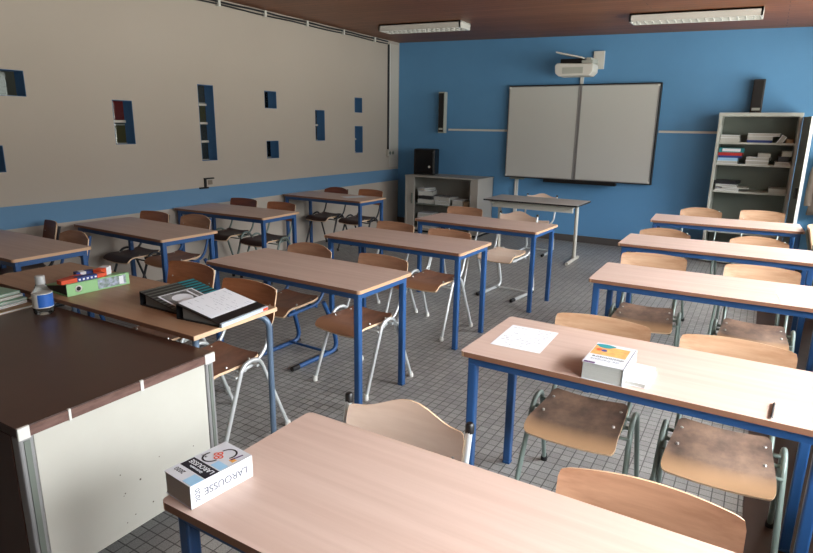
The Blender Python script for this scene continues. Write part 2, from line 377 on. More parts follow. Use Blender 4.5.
# ------------------------------------------------------------------ ceiling lamps
def lamp(x0, x1, y0, y1, label):
    zt = cz((x0+x1)/2); sl = math.atan(-.022)
    r = empty('ceiling_lamp', ((x0+x1)/2, (y0+y1)/2, zt), 0, label, 'ceiling light', 'louvred ceiling lamps')
    r.rotation_euler.y = -sl
    hw, hd = (x1-x0)/2, (y1-y0)/2
    MB().box(-hw, hw, -hd, -hd+.02, -.085, -.002).box(-hw, hw, hd-.02, hd, -.085, -.002).box(-hw, -hw+.02, -hd, hd, -.085, -.002).box(hw-.02, hw, -hd, hd, -.085, -.002).box(-hw, hw, -hd, hd, -.02, -.002).build('housing', M_white, r)
    lv = MB(); n = 17
    for k in range(1, n):
        x = -hw + 2*hw*k/n; lv.box(x-.004, x+.004, -hd+.02, hd-.02, -.082, -.03)
    lv.box(-hw+.02, hw-.02, -.006, .006, -.083, -.025)
    MB().box(-hw+.02, hw-.02, -hd+.02, hd-.02, -.024, -.0205).build('dark_backing', M_greyd, r)  # dark panel added to paint the gaps between louvres as shaded
    lv.build('louvre', M_white, r)
    for y in (-hd/2, hd/2): MB().tube([(-hw+.05, y, -.04), (hw-.05, y, -.04)], .013, 8).build('fluorescent_tube', mat('tube_glass', rgb(190, 195, 195), .3) if 'tube_glass' not in MATS else MATS['tube_glass'], r)
lamp(-4.72, -3.50, 7.14, 7.44, 'long louvred ceiling lamp nearest the cream wall')
lamp(-1.52, -.22, 7.36, 7.64, 'long louvred ceiling lamp on the right above the whiteboard')

# ------------------------------------------------------------------ whiteboard & wall items
wb = empty('whiteboard', (-2.39, YB-.09, .93), 0, 'double grey-white board with a centre joint on the blue wall', 'whiteboard')
W0, W1, H0 = -1.06, 1.055, 1.325
MB().box(W0-.015, W1+.02, .01, .09, -.015, H0+.018).build('backing_frame', M_black, wb, .004)
for a, b in ((W0, -.012), (.018, W1)):
    p = MB().box(a+.012, b-.012, -.012, .012, .012, H0-.012).build('board_panel', M_board, wb)
    fr = MB(); 
    fr.box(a, b, -.016, .012, 0, .012).box(a, b, -.016, .012, H0-.012, H0).box(a, a+.012, -.016, .012, .012, H0-.012).box(b-.012, b, -.016, .012, .012, H0-.012)
    fr.build('panel_rim', M_alu, p)
MB().box(-.012, .018, -.005, .012, 0, H0).build('centre_joint', M_alu, wb)
MB().box(-.42, .62, -.10, .01, -.05, -.018).box(-.42, .62, -.105, -.095, -.05, -.005).build('pen_tray', M_black, wb, .004)
for sx in (W0+.01, W1-.02):
    for sz in (.01, H0-.03): MB().box(sx-.008, sx+.022, -.022, -.012, sz-.002, sz+.024).build('corner_cap', M_white, wb)
MB().box(-.95, -.75, -.10, .01, -.03, -.014).build('shelf', M_greyd, wb)

def conduit(name, b, label, grp=None): return tag(MB().box(*b).build(name, M_white, None, .003), label, 'cable channel', grp)
conduit('cable_channel', (-4.50, -3.49, YB-.03, YB, 1.60, 1.63), 'white horizontal cable channel between left speaker and whiteboard')
conduit('cable_channel', (-1.30, -.40, YB-.03, YB, 1.62, 1.65), 'white horizontal cable channel between whiteboard and tall cabinet')
conduit('cable_channel', (-3.31, -3.26, YB-.035, YB, .10, .92), 'white vertical cable channel below the left end of whiteboard')

pj = empty('projector', (-2.40, 8.50, 2.44), 0, 'white short-throw projector on a wall arm above the whiteboard', 'projector')
MB().prism([(-.24, -.05), (-.19, -.09), (.22, -.09), (.27, -.04), (.27, .06), (-.22, .08), (-.25, .05)], -.13, .15, 'y').build('body', M_white, pj, .012)
MB().box(-.14, .14, -.135, -.128, -.06, .02).build('vent', M_grey, pj)
MB().add([(-.25,-.12,.215),(.12,-.12,.13),(.12,.15,.13),(-.25,.15,.215),(-.25,-.12,.235),(.12,-.12,.15),(.12,.15,.15),(-.25,.15,.235)], [(0,3,2,1),(4,5,6,7),(0,1,5,4),(1,2,6,5),(2,3,7,6),(3,0,4,7)]).build('mirror_flap', M_white, pj, .004)
MB().box(-.2, .1, -.05, .12, .08, .14).build('lens_bay', M_black, pj, .01)
MB().box(.14, .21, -.02, .4, .10, .15).box(.10, .25, -.08, .06, .06, .11).build('arm', M_grey, pj, .006)
MB().box(.14, .29, .36, .395, .03, .27).build('wall_plate', M_white, pj, .006)
conduit('cable_channel', (-2.42, -2.375, YB-.035, YB, 2.27, 2.52), 'short white pipe between projector and top of the whiteboard')

def speaker(x, z0, z1, w, d, label, tilt=0):
    r = empty('wall_speaker', (x, YB, z0), 0, label, 'speaker', 'slim wall speakers')
    M = Matrix.Rotation(tilt, 4, 'Y')
    MB().box(-w/2, w/2, -d, -.02, 0, z1-z0, 0, M).build('cabinet', M_dark if x > -1 else M_grey, r, .006)
    MB().box(-w/2+.008, w/2-.012, -d-.008, -d, .02, z1-z0-.02, 0, M).build('grille', M_black, r, .004)
    MB().box(-.03, .03, -.02, 0, .1, .25, 0, M).build('bracket', M_black, r)
    MB().box(-w/2+.02, w/2-.02, -d-.012, -d-.008, .05, .08, 0, M).build('badge', M_grey, r)
speaker(-4.59, 1.56, 2.20, .11, .12, 'slim dark speaker on the blue wall left of whiteboard')
speaker(-.19, 1.86, 2.28, .13, .13, 'slim dark speaker on blue wall above the tall cabinet')

# ------------------------------------------------------------------ low cabinet
lc = empty('low_cabinet', (-4.95, 8.28, 0), 0, 'low open grey cabinet filled with papers in the corner', 'cabinet')
W, D, H = 1.28, .59, .90
MB().box(0, .03, 0, D, .05, H-.02).box(W-.03, W, 0, D, .05, H-.02).box(0, W, D-.02, D, .05, H-.02).box(0, W, 0, D, .03, .07).build('body', M_cab, lc, .003)
MB().box(-.005, W+.005, -.005, D, H-.022, H).build('top', M_cab, lc, .004)
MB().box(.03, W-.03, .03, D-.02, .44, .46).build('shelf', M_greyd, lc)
MB().box(.03, .17, .004, .024, .07, H-.022).build('sliding_door', M_cab, lc, .003)
MB().box(.12, .14, -.012, .004, .45, .62).build('handle', M_greyd, lc)
MB().box(W-.13, W-.03, .004, .024, .07, H-.022).build('side_strip', M_cab, lc, .003)
MB().box(0, W, .01, D-.02, 0, .03).build('plinth', M_black, lc)
LCM = Matrix.Translation((-4.95, 8.28, 0))
def stack_item(name, M0, x0, x1, y0, y1, z0, z1, m, label, cat, grp, rz=0, edge=None):
    """flat book / pile: cover slabs and page block"""
    c = M0 @ Vector(((x0+x1)/2, (y0+y1)/2, z0)); r0 = M0.to_euler().z
    hx, hy, h = (x1-x0)/2, (y1-y0)/2, z1-z0
    r = empty(name, c, r0+rz, label, cat, grp); t = min(.004, h*.2)
    MB().box(-hx, hx, -hy, hy, 0, t).box(-hx, hx, -hy, hy, h-t, h).box(-hx, hx, hy-.004, hy, 0, h).build('cover', m, r)
    MB().box(-hx+.004, hx-.004, -hy+.004, hy-.004, t, h-t).build('pages', edge or (m if m in (M_teal, M_red, M_navy, M_lblue, M_dark, M_black, M_card) else M_pagege), r)
    return r
lowstuff = [
 (.20, .50, .46, .53, M_mag, 'lowest dark-and-white magazine pile at left of the cabinet shelf', .1),
 (.22, .50, .53, .585, M_dark, 'dark folder lying on the left magazine pile of low cabinet', -.15),
 (.19, .44, .585, .655, M_mag, 'crumpled magazine on the dark folder in low cabinet', .25),
 (.21, .37, .655, .70, M_paper, 'white booklet topmost of the left magazine pile in low cabinet', -.2),
 (.52, .78, .46, .52, M_paper, 'white paper ream in the middle of the cabinet shelf', .05),
 (.50, .80, .52, .585, M_mag, 'printed magazines over the white ream in low cabinet', -.1),
 (.82, 1.0, .46, .55, M_paper, 'short white paper stack at the middle right of cabinet shelf', .08),
 (1.02, 1.11, .46, .53, M_card, 'brown card box at the right end of cabinet shelf', 0),
 (.20, .52, .07, .15, M_paper, 'white paper pile on the bottom board of low cabinet', .1),
 (.21, .48, .15, .24, M_mag, 'printed booklets over the bottom white pile in low cabinet', -.1),
 (.20, .46, .24, .30, M_paper, 'white papers topmost of the bottom pile in low cabinet', .15)]
for a, b, z0, z1, m, lb, rz in lowstuff:
    stack_item('paper_stack', LCM, a, b, .05, .32, z0, z1, m, lb, 'papers', 'paper piles in the low cabinet', rz)
bx = empty('desktop_computer', (-4.76, 8.58, .90), .2, 'black desktop computer tower standing on the low cabinet', 'computer')
MB().box(-.16, .2, -.11, .14, 0, .41).build('case', M_black, bx, .02)
MB().box(-.13, .17, -.118, -.11, .03, .38).build('front_panel', mat('gloss_black', rgb(14, 14, 16), .2), bx, .01)
MB().lathe([(.018, 0), (.018, .006)], n=14, M=Matrix.Translation((.11, -.118, .13)) @ Matrix.Rotation(pi/2, 4, 'X')).build('power_button', M_white, bx)

# ------------------------------------------------------------------ tall cabinet
tc_ = empty('tall_cabinet', (-.56, 8.45, 0), 0, 'tall grey steel cabinet with open door and shelves of books', 'cabinet')
W, D, H = .87, .42, 1.875
MB().box(0, .035, 0, D, .04, H-.04).box(W-.035, W, 0, D, .04, H-.04).box(0, W, D-.02, D, .04, H-.04).box(0, W, 0, D, .02, .08).build('body', M_grey, tc_, .003)
MB().box(-.004, W+.004, -.01, D, H-.045, H).build('top', M_grey, tc_, .004)
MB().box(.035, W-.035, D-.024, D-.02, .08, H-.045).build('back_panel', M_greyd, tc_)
for z in (.42, .93, 1.265, 1.525): MB().box(.035, W-.035, .015, D-.02, z-.022, z).build('shelf', M_grey, tc_)
dr = MB().box(0, .022, -.44, 0, .04, H-.05).build('door', M_greyd, tc_, .003, (W+.005, -.005, 0), .0)
dr.rotation_euler.z = .13
MB().box(-.002, .030, -.456, -.44, .04, H-.05).build('door_edge', M_white, dr)
MB().box(-.03, 0, -.38, -.36, .92, 1.04).build('handle', M_black, dr, .004)
TCM = Matrix.Translation((-.56, 8.45, 0))
tall = [  # x0,x1,z0,z1,mat,label,rot
 (.04, .26, 1.525, 1.575, M_pagege, 'grey paper block at the left of the top shelf', 0),
 (.04, .25, 1.575, 1.61, M_paper, 'white booklets on the grey block at left of top shelf', 0),
 (.33, .60, 1.525, 1.555, M_navy, 'blue-grey folder under other papers in the middle of top shelf', 0),
 (.33, .60, 1.555, 1.60, M_pagege, 'lilac-grey paper pile in the middle of top shelf', .03),
 (.34, .68, 1.60, 1.635, M_paper, 'wide white papers crowning the middle pile of top shelf', -.05),
 (.74, .82, 1.525, 1.57, M_card, 'small brown box at the right end of top shelf', 0),
 (.04, .27, 1.265, 1.30, M_paper, 'white pile lowest at left of the second shelf', 0),
 (.04, .27, 1.30, 1.335, M_lblue, 'pale blue books over the white pile of second shelf', 0),
 (.04, .30, 1.335, 1.362, M_navy, 'navy folder in the left pile of second shelf', .02),
 (.04, .31, 1.362, 1.40, M_red, 'pinkish red folder in the left pile of second shelf', -.02),
 (.04, .32, 1.40, 1.455, M_teal, 'teal binder topmost of the left pile on second shelf', .02),
 (.35, .60, 1.265, 1.31, M_paper, 'white paper base pile in the middle of second shelf', 0),
 (.36, .61, 1.31, 1.35, M_paper, 'white leaning papers on the middle pile of second shelf', -.06),
 (.47, .61, 1.35, 1.40, M_pagege, 'small grey box topping the middle pile of second shelf', 0),
 (.66, .83, 1.265, 1.305, M_paper, 'flat white papers at the right of second shelf', 0),
 (.69, .80, 1.305, 1.37, M_black, 'dark box on the right papers of second shelf', 0),
 (.72, .83, 1.37, 1.43, M_pagege, 'grey box highest at the right of second shelf', 0),
 (.05, .32, .93, .96, M_paper, 'white papers lowest at left of the third shelf', .05),
 (.12, .42, .93+.03, .975, M_pagege, 'loose grey sheets spread on the third shelf', .12),
 (.06, .30, .975, 1.01, M_paper, 'white books in the left pile of third shelf', 0),
 (.05, .31, 1.01, 1.05, M_dark, 'dark folder topmost of the left pile on third shelf', -.12),
 (.64, .83, .93, .985, M_pagege, 'low grey paper block at the right of third shelf', 0)]
for a, b, z0, z1, m, lb, rz in tall:
    stack_item('paper_stack', TCM, a, b, .04, .33, z0, z1, m, lb, 'papers', 'papers and books in the tall cabinet', rz)
lk = empty('leaning_book', (.085, 8.55, 1.525), 0, 'white book leaning over at the right of top shelf', 'book', 'papers and books in the tall cabinet')
Mr = Matrix.Rotation(.5, 4, 'Y')
MB().box(0, .055, 0, .2, 0, .11, 0, Mr).build('cover', M_paper, lk)
MB().box(.006, .049, -.003, .19, .004, .106, 0, Mr).build('pages', M_pagege, lk)
MB().box(.06, .26, -.002, 0, .012, .048).build('spine_label', M_paper, [o for o in bpy.data.objects if o.get('label', '').startswith('teal binder')][0], 0, (-.16, -.146, 0))

# coat hanging at the right edge
ct = empty('coat', (.74, YB-.03, 0), 0, 'grey-brown coat hanging from a hook right of the tall cabinet', 'coat')
mb = MB(); ring = []
for k in range(13):
    t = k/12; z = 1.55 - t*.87; wd = .07 + .13*min(1, t*2.2) + .02*t; vs = []
    for j in range(20):
        a = 2*pi*j/20; fold = 1 + .13*sin(a*5 + t*2)
        vs.append((wd*cos(a)*fold, -.07 + (.05+.02*t)*sin(a)*fold, z + .015*sin(a*3)*t))
    ring.append(vs)
vs = [v for r_ in ring for v in r_]; fs = []
for i in range(12):
    for j in range(20): fs.append((i*20+j, i*20+(j+1) % 20, (i+1)*20+(j+1) % 20, (i+1)*20+j))
fs.append(tuple(range(20))); fs.append(tuple(range(240, 260))[::-1])
mb.add(vs, fs, 0, None, True).build('cloth', M_coat, ct)
sl = MB().tube([(-.16, -.09, 1.38), (-.21, -.10, 1.2), (-.225, -.10, .95), (-.22, -.10, .78)], .05, 10, flat=.8).build('sleeve', M_coat, ct)
MB().tube(fillet([(0, 0.03, 1.6), (0, -.06, 1.6), (0, -.08, 1.56)], .02), .008, 8).build('hook', M_alu, ct)

# ------------------------------------------------------------------ desks
def desk_proto():
    r = empty('school_desk')
    W, D = 1.29, .553; T = .76
    def rr(x0, x1, y0, y1, rad=.018, n=4):
        out = []
        for cx, cy, a0 in ((x1-rad, y1-rad, 0), (x0+rad, y1-rad, pi/2), (x0+rad, y0+rad, pi), (x1-rad, y0+rad, 3*pi/2)):
            for k in range(n+1): a = a0 + pi/2*k/n; out.append((cx+rad*cos(a), cy+rad*sin(a)))
        return out
    pts = rr(0, W, 0, D); n = len(pts); mb = MB()
    mb.add([(x, y, T) for x, y in pts], [tuple(range(n))], 0)
    mb.add([(x, y, T-.021) for x, y in pts], [tuple(range(n))[::-1]], 0)
    for i in range(n):
        j = (i+1) % n; xm = (pts[i][0]+pts[j][0])/2
        mb.add([(*pts[i], T-.021), (*pts[j], T-.021), (*pts[j], T), (*pts[i], T)], [(0, 1, 2, 3)], 2 if .03 < xm < W-.03 else 1)  # end edges get a paler tone for the light falling on them
    mb.build('tabletop', [M_desk, M_edge_lit, M_edge_brown], r)
    e, a0, a1 = .026, T-.021-.040, T-.025
    MB().box(e, W-e, e, e+.025, a0, a1).box(e, W-e, D-e-.025, D-e, a0, a1).box(e, e+.025, e+.025, D-e-.025, a0, a1).box(W-e-.025, W-e, e+.025, D-e-.025, a0, a1).build('frame', M_blue, r, .003)
    for x in (.044, W-.044):
        for y in (.044, D-.044):
            l = MB().box(x-.019, x+.019, y-.019, y+.019, .012, a0+.01).build('leg', M_blue, r, .007)
            MB().box(x-.020, x+.020, y-.020, y+.020, 0, .014).build('foot_cap', M_blue, l, .005)
    return r
DESK = desk_proto()
desks = [
 (-1.150, .782, -.012, 'nearest pale desk in the foreground with a thick white dictionary on it'),
 (-.969, 2.078, -.012, 'second desk of the right column, with a paper sheet and a book on it'),
 (-.834, 3.607, .014, 'third desk of the right column, with papers at its right end'),
 (-.936, 4.938, .004, 'fourth desk of the right column, bare top, one row before the tall cabinet'),
 (-.909, 6.515, .050, 'farthest desk of the right column, right in front of the tall cabinet'),
 (-3.122, 2.631, -.035, 'nearest desk of the middle column, behind the small table with black binders'),
 (-3.095, 3.850, -.023, 'second desk of the middle column, between two other blue-legged desks'),
 (-2.935, 5.095, -.044, 'farthest desk of the middle column, before the low cabinet and grey table'),
 (-5.460, 1.940, .002, 'desk cut by the left edge of the photo, beyond the clear bottle'),
 (-5.261, 2.993, -.043, 'second desk along the cream wall, with a blue-framed chair behind'),
 (-5.438, 4.210, .020, 'third desk along the cream wall, under the small wall bracket'),
 (-5.437, 5.919, -.021, 'farthest desk along the cream wall, with a sheet of paper on it')]
for i, (x, y, a, lb) in enumerate(desks):
    d = DESK if i == 0 else copy_tree(DESK)
    d.location = (x, y, 0); d.rotation_euler.z = a
    tag(d, lb, 'desk', 'blue-legged school desks')
    if i == 3: d.scale.x = 1.06
    if i == 4: d.scale.x = 1.04; d.location = (-.93, 6.46, 0)

# ------------------------------------------------------------------ chairs
def shell(nu, nv, fn, th, mats_edge=True):
    """curved plywood panel. fn(u,v) -> (point, normal), u,v in [-1,1]"""
    us = [sin(pi/2*(-1+2*i/nu)) for i in range(nu+1)]; vs_ = [sin(pi/2*(-1+2*j/nv)) for j in range(nv+1)]
    top, bot = [], []
    for v in vs_:
        for u in us:
            p, n = fn(u, v); p = Vector(p); n = Vector(n).normalized()
            top.append(tuple(p + n*th/2)); bot.append(tuple(p - n*th/2))
    mb = MB(); N = nu+1; K = len(top)
    f = [(j*N+i, j*N+i+1, (j+1)*N+i+1, (j+1)*N+i) for j in range(nv) for i in range(nu)]
    mb.add(top + bot, [q for q in f] + [tuple(K+k for k in q[::-1]) for q in f], 0, None, True)
    loop = [i for i in range(N)] + [j*N+nu for j in range(1, nv+1)] + [nv*N+i for i in range(nu-1, -1, -1)] + [j*N for j in range(nv-1, 0, -1)]
    L = len(loop)
    mb.add([top[k] for k in loop] + [bot[k] for k in loop], [(i, (i+1) % L, L+(i+1) % L, L+i) for i in range(L)], 1)
    return mb
def rnd(v, r):     # shrink factor for rounded ends
    a = abs(v)
    if a <= 1-r: return 0.0
    t = (a-(1-r))/r
    return 1-math.sqrt(max(0, 1-t*t))
SH = .44
def seat_mb():
    def fn(u, v):
        hw = .180 - .010*v - .022*rnd(v, .16)
        x = u*hw; y = v*.190
        z = SH + .010*(u*u) - .008*(1-v*v)
        dz = 0
        if v < -.5: t = (-.5-v)/.5; z -= .050*t*t; y += .018*t*t; dz = .22*t
        if v > .6: t = (v-.6)/.4; z += .012*t*t
        return (x, y, z), (-.05*u, -dz*3, 1)
    return shell(14, 18, fn, .013)
def back_mb(kind):
    def fn(u, v):
        h = .098
        x = u*(.212 - .022*rnd(v, .22)) if kind != 'wavy' else u*(.198 - .012*rnd(v, .3))
        zt = v*h
        if v > 0:
            if kind == 'dome': zt -= v*.030*abs(u)**2.6
            if kind == 'wavy': zt += v*(.020*(cos(pi*min(1, abs(u)*1.15))))
            if kind == 'flat': zt -= v*.006*u*u
        z = .714 + zt
        y = .285 + (z-.715)*.22 + .030*(1-u*u) - (.012 if kind != 'wavy' else 0.005)
        return (x, y, z), (.28*u, -1, .2)
    return shell(18, 8, fn, .010)
def chair_proto(frame, fm, bk, bm_, sm):
    r = empty('school_chair')
    s_ = seat_mb().build('seat', [sm, M_plyedge], r)
    b_ = back_mb(bk).build('backrest', [bm_, M_plyedge], r)
    sc = MB()
    for x in (-.15, .15):
        for y in (-.02, .13): sc.lathe([(.0065, SH), (.0065, SH+.013), (.004, SH+.0145)], x, y, 8)
    sc.build('screws', M_screw, s_)
    sc = MB()
    for s in (-1, 1):
        sc.lathe([(.005, 0), (.004, .004)], n=8, M=Matrix.Translation((s*.172, .2755, .715)) @ Matrix.Rotation(pi/2, 4, 'X'))
    sc.build('screws', M_screw, b_)
    px = .172 if bk != 'wavy' else .207
    PY, PZ = (.272, .79) if bk != 'wavy' else (.262, .805)
    if frame == 'arch':
        for s in (-1, 1):
            p = fillet([(s*.226, -.14, .012), (s*.212, .035, .462), (s*.212, .145, .468), (s*.226, .32, .012)], .075, 6)
            sf = MB().tube(p, .0115, 10).build('side_frame', fm, r)
            for y in (-.14, .32):
                MB().lathe([(.016, 0), (.017, .015), (.013, .035)], s*.226, y, 12).build('foot', M_white if fm is M_chrome else M_foot, sf)
            pk = fillet([(s*.17, .02, .418), (s*.17, .13, .412), (s*px, .225, .47), (s*px, PY, .60), (s*px, PY+.048, PZ)], .07, 6)
            MB().tube(pk, .0105, 10).build('back_post', fm, r)
        for y, z, x, q in ((.05, .425, .212, .009), (.135, .425, .212, .009), (-.01, .405, .214, .007)): MB().tube([(-x, y, z), (x, y, z)], q, 8).build('crossbar', fm, r)
    else:
        for s in (-1, 1):
            p = fillet([(s*.19, -.10, .016), (s*.19, .36, .016), (s*.19, .30, .25), (s*.19, .21, .42)], .09, 6)
            sf = MB().tube(p, .0165, 10).build('side_frame', fm, r)
            MB().tube([(s*.19, -.125, .018), (s*.19, -.06, .018)], .018, 10).build('foot', M_foot, sf)
            MB().tube([(s*.19, .28, .011), (s*.19, .35, .013)], .014, 8).build('foot', M_foot, sf)
            pk = fillet([(s*.178, -.13, .405), (s*.182, .15, .418), (s*px, .225, .47), (s*px, PY, .60), (s*px, PY+.048, PZ)], .06, 6)
            MB().tube(pk, .012, 10).build('back_post', fm, r)
        for y, z in ((.24, .03), (-.06, .40), (.14, .405)): MB().tube([(-.19, y, z), (.19, y, z)], .010, 8).build('crossbar', fm, r)
    if bk == 'wavy':
        for s in (-1, 1): MB().lathe([(.0135, .79), (.0135, .814), (.009, .82)], s*px, .310, 12).build('end_cap', M_black, r)
    return r
PROTO = {}
def chair(key, x, yb, rz, label, group):
    """x, yb: middle of the backrest top; chair faces -y (towards the photographer)"""
    if key not in PROTO:
        spec = KINDS[key]; PROTO[key] = c = chair_proto(*spec)
    else: c = copy_tree(PROTO[key])
    off = Matrix.Rotation(rz, 4, 'Z') @ Vector((0, .29, 0))
    c.location = (x-off.x, yb-off.y, 0); c.rotation_euler.z = rz
    tag(c, label, 'chair', group); return c
KINDS = {
 'wavy': ('arch', M_chrome, 'wavy', M_plyp, M_seatw),
 'near': ('arch', M_frame, 'flat', M_ply, M_seatw),
 'neardome': ('arch', M_frame, 'dome', M_ply, M_seatw),
 'nearbrown': ('arch', M_frame, 'flat', M_plyb, M_seatw),
 'mid': ('arch', M_chrome, 'flat', M_plyb, M_seatb),
 'middome': ('sled', M_blue, 'dome', M_plyb, M_seatb),
 'sledwavy': ('sled', M_chrome, 'wavy', M_plyp, M_plyp),
 'darkdome': ('arch', M_dark, 'dome', M_plyr, M_seatd),
 'dark': ('arch', M_dark, 'flat', M_plyo, M_seatd),
 'orange': ('arch', M_chrome, 'flat', M_plyo, M_seatb),
 'greyred': ('arch', M_frame, 'flat', M_plyr, M_seatd),
 'greyorange': ('arch', M_frame, 'flat', M_plyo, M_seatd),
 'bluesled': ('sled', M_blue, 'dome', M_plyb, M_seatb),
 'darksled': ('sled', M_dark, 'flat', M_plyr, M_seatd),
}
G1, G2, G3 = 'chairs of the right column', 'chairs of the middle column', 'chairs along the cream wall'
chair('wavy', -.835, 1.405, .06, 'pale wavy-backed chair behind the foreground desk, left of the pair', G1)
chair('nearbrown', -.135, 1.385, .03, 'orange-brown chair behind the foreground desk, right of the pair', G1)
chair('near', -.54, 2.68, 0, 'worn wooden chair behind the second right desk, under the picture-covered book', G1)
chair('near', .005, 2.68, 0, 'wooden chair behind second right desk, at the end with the pen', G1)
chair('near', -.575, 4.36, .06, 'light orange chair behind the third right desk, at its left', G1)
chair('near', .08, 4.345, 0, 'reddish wooden chair behind the third right desk, at its right end', G1)
chair('neardome', -.67, 5.60, -.12, 'round-topped chair behind the fourth right desk, left one', G1)
chair('neardome', .05, 5.60, -.06, 'broad round-topped chair behind the fourth right desk, right one', G1)
chair('neardome', -.54, 7.42, -.05, 'round-topped chair before the shelves, at the farthest right desk, left one', G1)
chair('near', .055, 7.56, -.03, 'straight-topped pale chair at the farthest right desk, right one', G1)
chair('near', .46, 6.62, 1.45, 'chair turned sideways at the right edge of the photo, beside the farthest right desk', G1)
chair('middome', -2.77, 3.29, -.05, 'blue sled-framed chair with rounded back behind the nearest middle desk', G2)
chair('mid', -2.10, 3.24, -.12, 'pale-legged chair at the right end of the nearest middle desk', G2)
chair('mid', -2.785, 4.50, -.12, 'brown-backed chair behind the second middle desk, left of two', G2)
chair('mid', -2.20, 4.42, -.10, 'brown-backed chair behind the second middle desk, near the aisle', G2)
chair('mid', -2.73, 5.84, -.03, 'brown-backed chair behind the farthest middle desk, in front of low cabinet', G2)
chair('sledwavy', -2.08, 5.72, -.12, 'wavy-backed chair on a chrome sled base behind the farthest middle desk', G2)
chair('sledwavy', -2.56, 7.93, 0, 'wavy-backed chair behind the grey table under the whiteboard', G2).scale = (1, 1, .95)
chair('darkdome', -5.12, 6.69, -.03, 'round-topped dark-framed chair at the farthest desk by the cream wall', G3)
chair('dark', -4.56, 6.72, -.10, 'straight-backed chair at the aisle end of the farthest cream-wall desk', G3)
chair('greyred', -5.16, 4.97, 0, 'dark red-brown chair behind the third desk along the cream wall', G3)
chair('greyorange', -4.57, 4.96, -.03, 'orange-brown chair at aisle end of the third cream-wall desk', G3)
chair('dark', -5.04, 3.68, 0, 'brown chair with a black frame behind second cream-wall desk', G3)
chair('bluesled', -4.57, 3.78, -.03, 'blue sled-framed chair at aisle end of second cream-wall desk', G3)
chair('darksled', -5.22, 2.78, -.3, 'dark chair turned aside behind the desk cut by left edge', G3)
chair('bluesled', -4.60, 2.62, -.05, 'brown blue-framed chair behind the desk cut by left edge', G3)
chair('darksled', -4.25, 1.72, .1, 'dark chair at the extreme left edge, beyond the bottle', G3)
chair('orange', -2.95, 2.38, -.03, 'orange-brown chair behind the small table, next to the striped binder', G2)
chair('orange', -2.34, 2.26, -.05, 'brown chair behind the small table, next to the open black binder', G2)

# ------------------------------------------------------------------ grey table in front of whiteboard
gt = empty('grey_table', (-3.08, 7.15, 0), 0, 'grey-topped table on cream C-shaped legs under the whiteboard', 'table')
W, D, T = 1.22, .62, .76
MB().box(0, W, 0, D, T-.022, T).build('tabletop', [M_tabletop2], gt, .004)
MB().box(-.002, W+.002, -.003, .0, T-.022, T-.004).box(-.004, 0, 0, D, T-.022, T-.004).box(W, W+.003, 0, D, T-.022, T-.004).build('edge_band', M_foot, gt)
MB().box(.08, W-.08, .10, .13, T-.11, T-.022).build('apron', M_creamtube, gt)
for x in (.09, W-.09):
    l = MB().tube(fillet([(x, .04, T-.036), (x, .34, T-.036), (x, .38, .04)], .05), .022, 10).tube([(x, .30, T-.036), (x, .56, T-.036)], .018, 8).build('leg', M_creamtube, gt)
    MB().tube([(x, .05, .022), (x, .56, .022)], .022, 10).build('foot', M_creamtube, l)

# ------------------------------------------------------------------ small side table with binders
st = empty('side_table', (-3.81, 1.605, 0), 0, 'wood-topped table with grey-blue tube legs beside the dark teacher desk', 'table')
W, D, T = 1.80, .515, .76
M_side = mat('tan_laminate', rgb(176, 138, 108), 0.4, col2=rgb(164, 126, 98), vscale=(1.2, 25, 25))
MB().box(0, W, 0, D, T-.022, T, 0).box(W, W+.002, 0, D, T-.021, T-.001, 1).box(0, W, -.002, 0, T-.021, T-.001, 2).build('tabletop', [M_side, M_plyedge, M_edge_brown], st, .003)
for sx, x in ((1, W-.03), (-1, .03)):
    for y in (.03, D-.03):
        yy = y + (.14 if y < .2 else -.14)
        lg = MB().tube(fillet([(x, y, .01), (x, y, T-.045), (x-sx*.16, yy, T-.036)], .07, 6), .0155, 10).build('leg', M_slate, st)
        MB().lathe([(.019, 0), (.019, .025)], x, y, 12).build('foot', M_foot, lg)
MB().tube([(.18, D/2-.09, T-.036), (W-.18, D/2-.09, T-.036)], .012, 8).tube([(.18, D/2+.09, T-.036), (W-.18, D/2+.09, T-.036)], .012, 8).build('under_frame', M_slate, st)

# ------------------------------------------------------------------ teacher desk
td = empty('teacher_desk', (-1.88, .815, 0), 0, 'large dark brown teacher desk with cream side panel and metal corners', 'desk')
DW, DD, T = 1.75, .78, .72
MB().box(-DW, 0, 0, DD, T-.006, T, 0).box(-DW, -.002, .002, DD-.002, T-.035, T-.006, 1).build('tabletop', [M_deskdark, M_deskdark], td, .001)
tp = MB().box(-.002, .003, .01, DD-.01, T-.037, T-.004).build('edge_band', M_deskedge, td)
for y, w in ((0, .035), (.16, .008), (.43, .012), (DD-.05, .05)):
    MB().box(-.004, .0055, y, y+w, T-.040, T+.001).build('white_tape' , M_white, td)
pn = MB().box(-.022, -.010, .05, DD-.045, .13, T-.037).build('side_panel', M_cream, td)
sp = MB()
for k in range(16):
    yy = random.uniform(.3, .74); zz = random.uniform(.16, .42); s = random.uniform(.0015, .0035)
    sp.box(-.0101, -.0095, yy-s, yy+s, zz-s, zz+s)
sp.build('scuff_marks', mat('scuff', rgb(90, 80, 70), .8), pn)
for y0, y1 in ((0, .05), (DD-.045, DD)):
    MB().box(-.05, -.004, y0+.002, y1-.002, 0, T-.037).build('corner_post', M_alu, td, .006)
    MB().box(-.004, -.001, y0+.016, y1-.016, .02, T-.05).build('corner_groove', M_greyd, td)
MB().box(-DW, -.05, .0, .02, .12, T-.037).build('drawer_front', M_deskdark, td)
MB().box(-.65, -.60, -.012, 0, .62, .635).build('handle', M_alu, td, .003)
MB().box(-DW+.02, -.05, DD-.04, DD-.02, .1, T-.037).build('back_panel', M_cream, td)
MB().box(-DW, -DW+.02, 0, DD, .02, T-.037).build('side_panel', M_cream, td)
